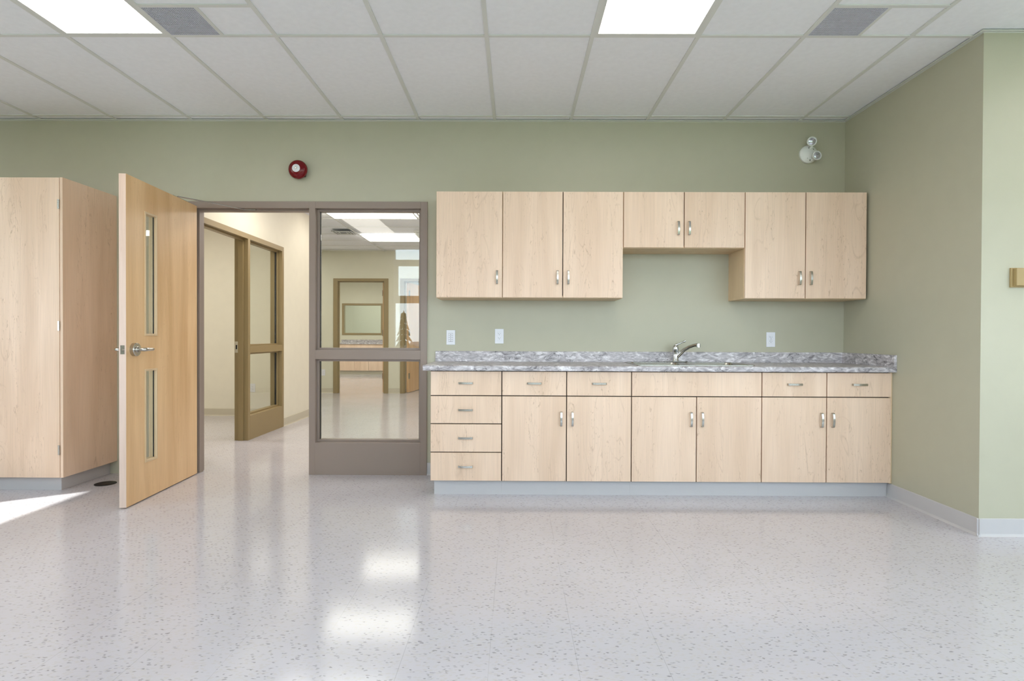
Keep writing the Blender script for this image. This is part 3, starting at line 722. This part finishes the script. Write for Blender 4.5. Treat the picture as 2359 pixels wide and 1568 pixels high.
db = thing('wall_station', 'tan plastic wall station on the right green wall, cut by picture edge', 'wall station', (2.795, YJ, 1.411))
MB().extrude([(0, 0), (-.012, .0), (-.012, .110), (0, .110)], 'X', 0, .17).build('back_plate', 'tan', db, bevel=.002)
MB().extrude([(-.012, .003), (-.036, .008), (-.036, .107), (-.012, .107)], 'X', .012, .158).build('cover', 'tan', db, bevel=.003)
lt = MB()
for k_, (dx, dz, w_) in enumerate(((0, .0, .004), (.0, .014, .003), (.003, .027, .004))): lt.box(.0735 + dx, .0735 + dx + .02, -.0366, -.0358, .070 + dz - .002, .070 + dz + .003)
lt.build('red_marking', 'red', db); MB().box(.0735, .092, -.0370, -.0358, .044, .052).build('white_marking', 'white', db)

fd = MB().lathe([(.001, 0), (.072, 0), (.072, .003), (.069, .0045), (.001, .0045)], seg=48).build('floor_cover', 'black', None, smooth=True)
fd.location = (-3.085, -.325, 0); tag(fd, 'round flat black cover on the floor between storage cabinet and open door', 'floor cover')

# ------------------------------------------------------------------ ceiling fittings
def troffer(label, x0, x1, y0, y1, z, group):
    t = thing('ceiling_light', label, 'ceiling light', ((x0 + x1) / 2, (y0 + y1) / 2, z), group=group); hx, hy = (x1 - x0) / 2, (y1 - y0) / 2
    f = MB(); e = .018
    f.box(-hx, -hx + e, -hy, hy, 0, .004).box(hx - e, hx, -hy, hy, 0, .004).box(-hx + e, hx - e, -hy, -hy + e, 0, .004).box(-hx + e, hx - e, hy - e, hy, 0, .004)
    f.build('frame', 'grid', t)
    MB().box(-hx + e, hx - e, -hy + e, hy - e, .0015, .0035).build('diffuser', 'diffuser', t)
    return t
def cell(k): return XT + .6096 * k + .012, XT + .6096 * (k + 1) - .012
y1 = -C1 - 1.2192 - .012; y0 = y1 - 1.195
a, b_ = cell(-4); troffer('lit ceiling panel at top left, over the storage cabinet side of the room', a, b_, y0, y1, 2.8525, 'lit panels in the room ceiling')
a, b_ = cell(1); troffer('lit ceiling panel at top centre right, nearest the sink side', a, b_, y0, y1, 2.8525, 'lit panels in the room ceiling')
t0 = troffer('nearest lit panel in hall ceiling, seen at top of the sidelight glass', -2.53, -1.35, 2.80, 3.40, HC - .002, 'lit panels in the hall ceiling')
troffer('farther lit panel in the hall ceiling, lower in the sidelight glass', -2.53, -1.35, 4.74, 5.34, HC - .002, 'lit panels in the hall ceiling')

def grille(label, x0, x1, y0, y1, z, n, parent_group):
    t = thing('ceiling_vent', label, 'vent', ((x0 + x1) / 2, (y0 + y1) / 2, z), group=parent_group); hx, hy = (x1 - x0) / 2, (y1 - y0) / 2
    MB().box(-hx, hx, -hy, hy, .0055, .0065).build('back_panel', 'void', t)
    g = MB(); nx = n
    for i in range(nx + 1):
        x = -hx + 2 * hx * i / nx; g.box(x - .0011, x + .0011, -hy, hy, 0, .0054)
    for i in range(n + 1):
        y = -hy + 2 * hy * i / n; g.box(-hx, hx, y - .0022, y + .0022, .0004, .0055)
    g.build('louvre_grid', 'grille', t); return t
yb = -C1 - 1.2192
for k, lab in ((-3, 'square grey egg crate vent in ceiling beside the left lit panel'), (3, 'square grey egg crate vent in ceiling at upper right')):
    xa = XT + .6096 * k
    grille(lab, xa + .014, xa + .2945, yb - .2915, yb - .0135, 2.8522, 24, 'egg crate vents in the room ceiling')
hv = thing('ceiling_diffuser', 'small dark slotted air diffuser in the hall ceiling, seen through sidelight', 'vent', (-2.71, 4.45, HC - .012))
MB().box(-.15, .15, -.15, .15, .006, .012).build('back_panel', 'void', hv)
g = MB()
for s in (.15, .11, .07): g.box(-s, s, -s, -s + .016, 0, .006).box(-s, s, s - .016, s, 0, .006).box(-s, -s + .016, -s + .016, s - .016, 0, .006).box(s - .016, s, -s + .016, s - .016, 0, .006)
g.build('louvre_ring', 'grid', hv)
he = thing('emergency_light', 'small grey twin head emergency light hanging from the hall ceiling', 'emergency light', (-1.50, 4.30, HC))
MB().box(-.07, .07, -.03, .03, -.03, .0).build('mounting_box', 'fixture', he, bevel=.004)
MB().extrude([(-.055, -.05), (0, -.115), (.055, -.05), (.02, -.031), (-.02, -.031)], 'Y', -.03, .03).build('lamp_head', 'fixture', he, bevel=.004)

# ------------------------------------------------------------------ far cabinets
def far_unit(label, x0, x1, doors, drawers):
    yf = 11.95; c = thing('base_cabinet', label, 'cabinet', (x0, yf, 0), group='base cabinets of the far room'); w = x1 - x0
    MB().box(.001, w - .001, .019, .598, .104, .868).build('body', 'dark', c); MB().box(0, w, .05, .065, 0, .103).build('toe_kick', 'creambase', c)
    for a, b_ in doors: MB().box(a + .003, b_ - .003, 0, .018, .105, .677).build('door', 'maple', c)
    for a, b_ in drawers: MB().box(a + .003, b_ - .003, 0, .018, .685, .865).build('drawer', 'maple', c)
    return c
far_unit('far base cabinet left in the far doorway, partly hidden by the frame', -5.46, -4.63, [(0, .415), (.415, .83)], [(0, .415), (.415, .83)])
far_unit('far base cabinet in middle of the far doorway, one wide front above two doors', -4.63, -3.785, [(0, .42), (.42, .845)], [(0, .845)])
far_unit('far base cabinet cut off by right side of the far doorway', -3.785, -2.95, [(0, .42), (.42, .835)], [(0, .42), (.42, .835)])
fw_ = thing('worktop', 'grey marbled worktop on the far base cabinets, below the interior window', 'worktop', (-5.47, 11.92, .87))
MB().box(0, 2.53, 0, .628, 0, .038).build('slab', 'stone', fw_); MB().box(.3, 2.53, .608, .628, .0381, .12).build('backsplash', 'stone', fw_)

# ------------------------------------------------------------------ outdoors (mirrored in the sidelight glass)
go = MB().box(-60, 60, -80, -5.8, -3.1, -3.0).box(-60, -9, -5.8, 40, -3.1, -3.0).build('lawn', 'grass'); struct(go)
def conifer(x, y, h, label):
    t = thing('conifer_tree', label, 'tree', (x, y, -3.0)); rnd = random.Random(int(h * 100))
    MB().cyl((0, 0, 0), (0, 0, h), .16, .02, 10).build('trunk', 'bark', t)
    m_ = MB(); n = 16
    for i in range(n):
        z = .7 + (h - .7) * i / n; R = (h - z) * .20 + .10; q = 11
        for j_ in range(q):
            a = 2 * math.pi * (j_ + rnd.random() * .7) / q; L_ = R * rnd.uniform(.75, 1.15)
            m_.tube([(0, 0, z + .15), (math.cos(a) * L_ * .5, math.sin(a) * L_ * .5, z + .1), (math.cos(a) * L_, math.sin(a) * L_, z - .12)], [.10 * R + .05, .11 * R + .05, .01], 5)
    m_.build('foliage', 'needles', t)
conifer(-5.75, -25, 5.4, 'dark pointed conifer outside, mirrored at left of the sidelight glass')
conifer(-4.75, -22, 3.7, 'smaller dark conifer outside, mirrored at right of the sidelight glass')
hs = thing('house', 'tan brick house outside, mirrored low in the sidelight glass', 'house', (-.7, -34, -3.0))
MB().box(-6, 4, -3, 3, 0, 2.7).build('wall', 'brick', hs)
MB().extrude([(-3.3, 2.7), (3.3, 2.7), (0, 3.7)], 'X', -6.3, 4.3).build('roof', 'roof', hs)
for x in (-4.2, -1.2, 1.8): MB().box(x, x + 1.1, 2.98, 3.05, .9, 2.2).build('window', 'alu', hs)
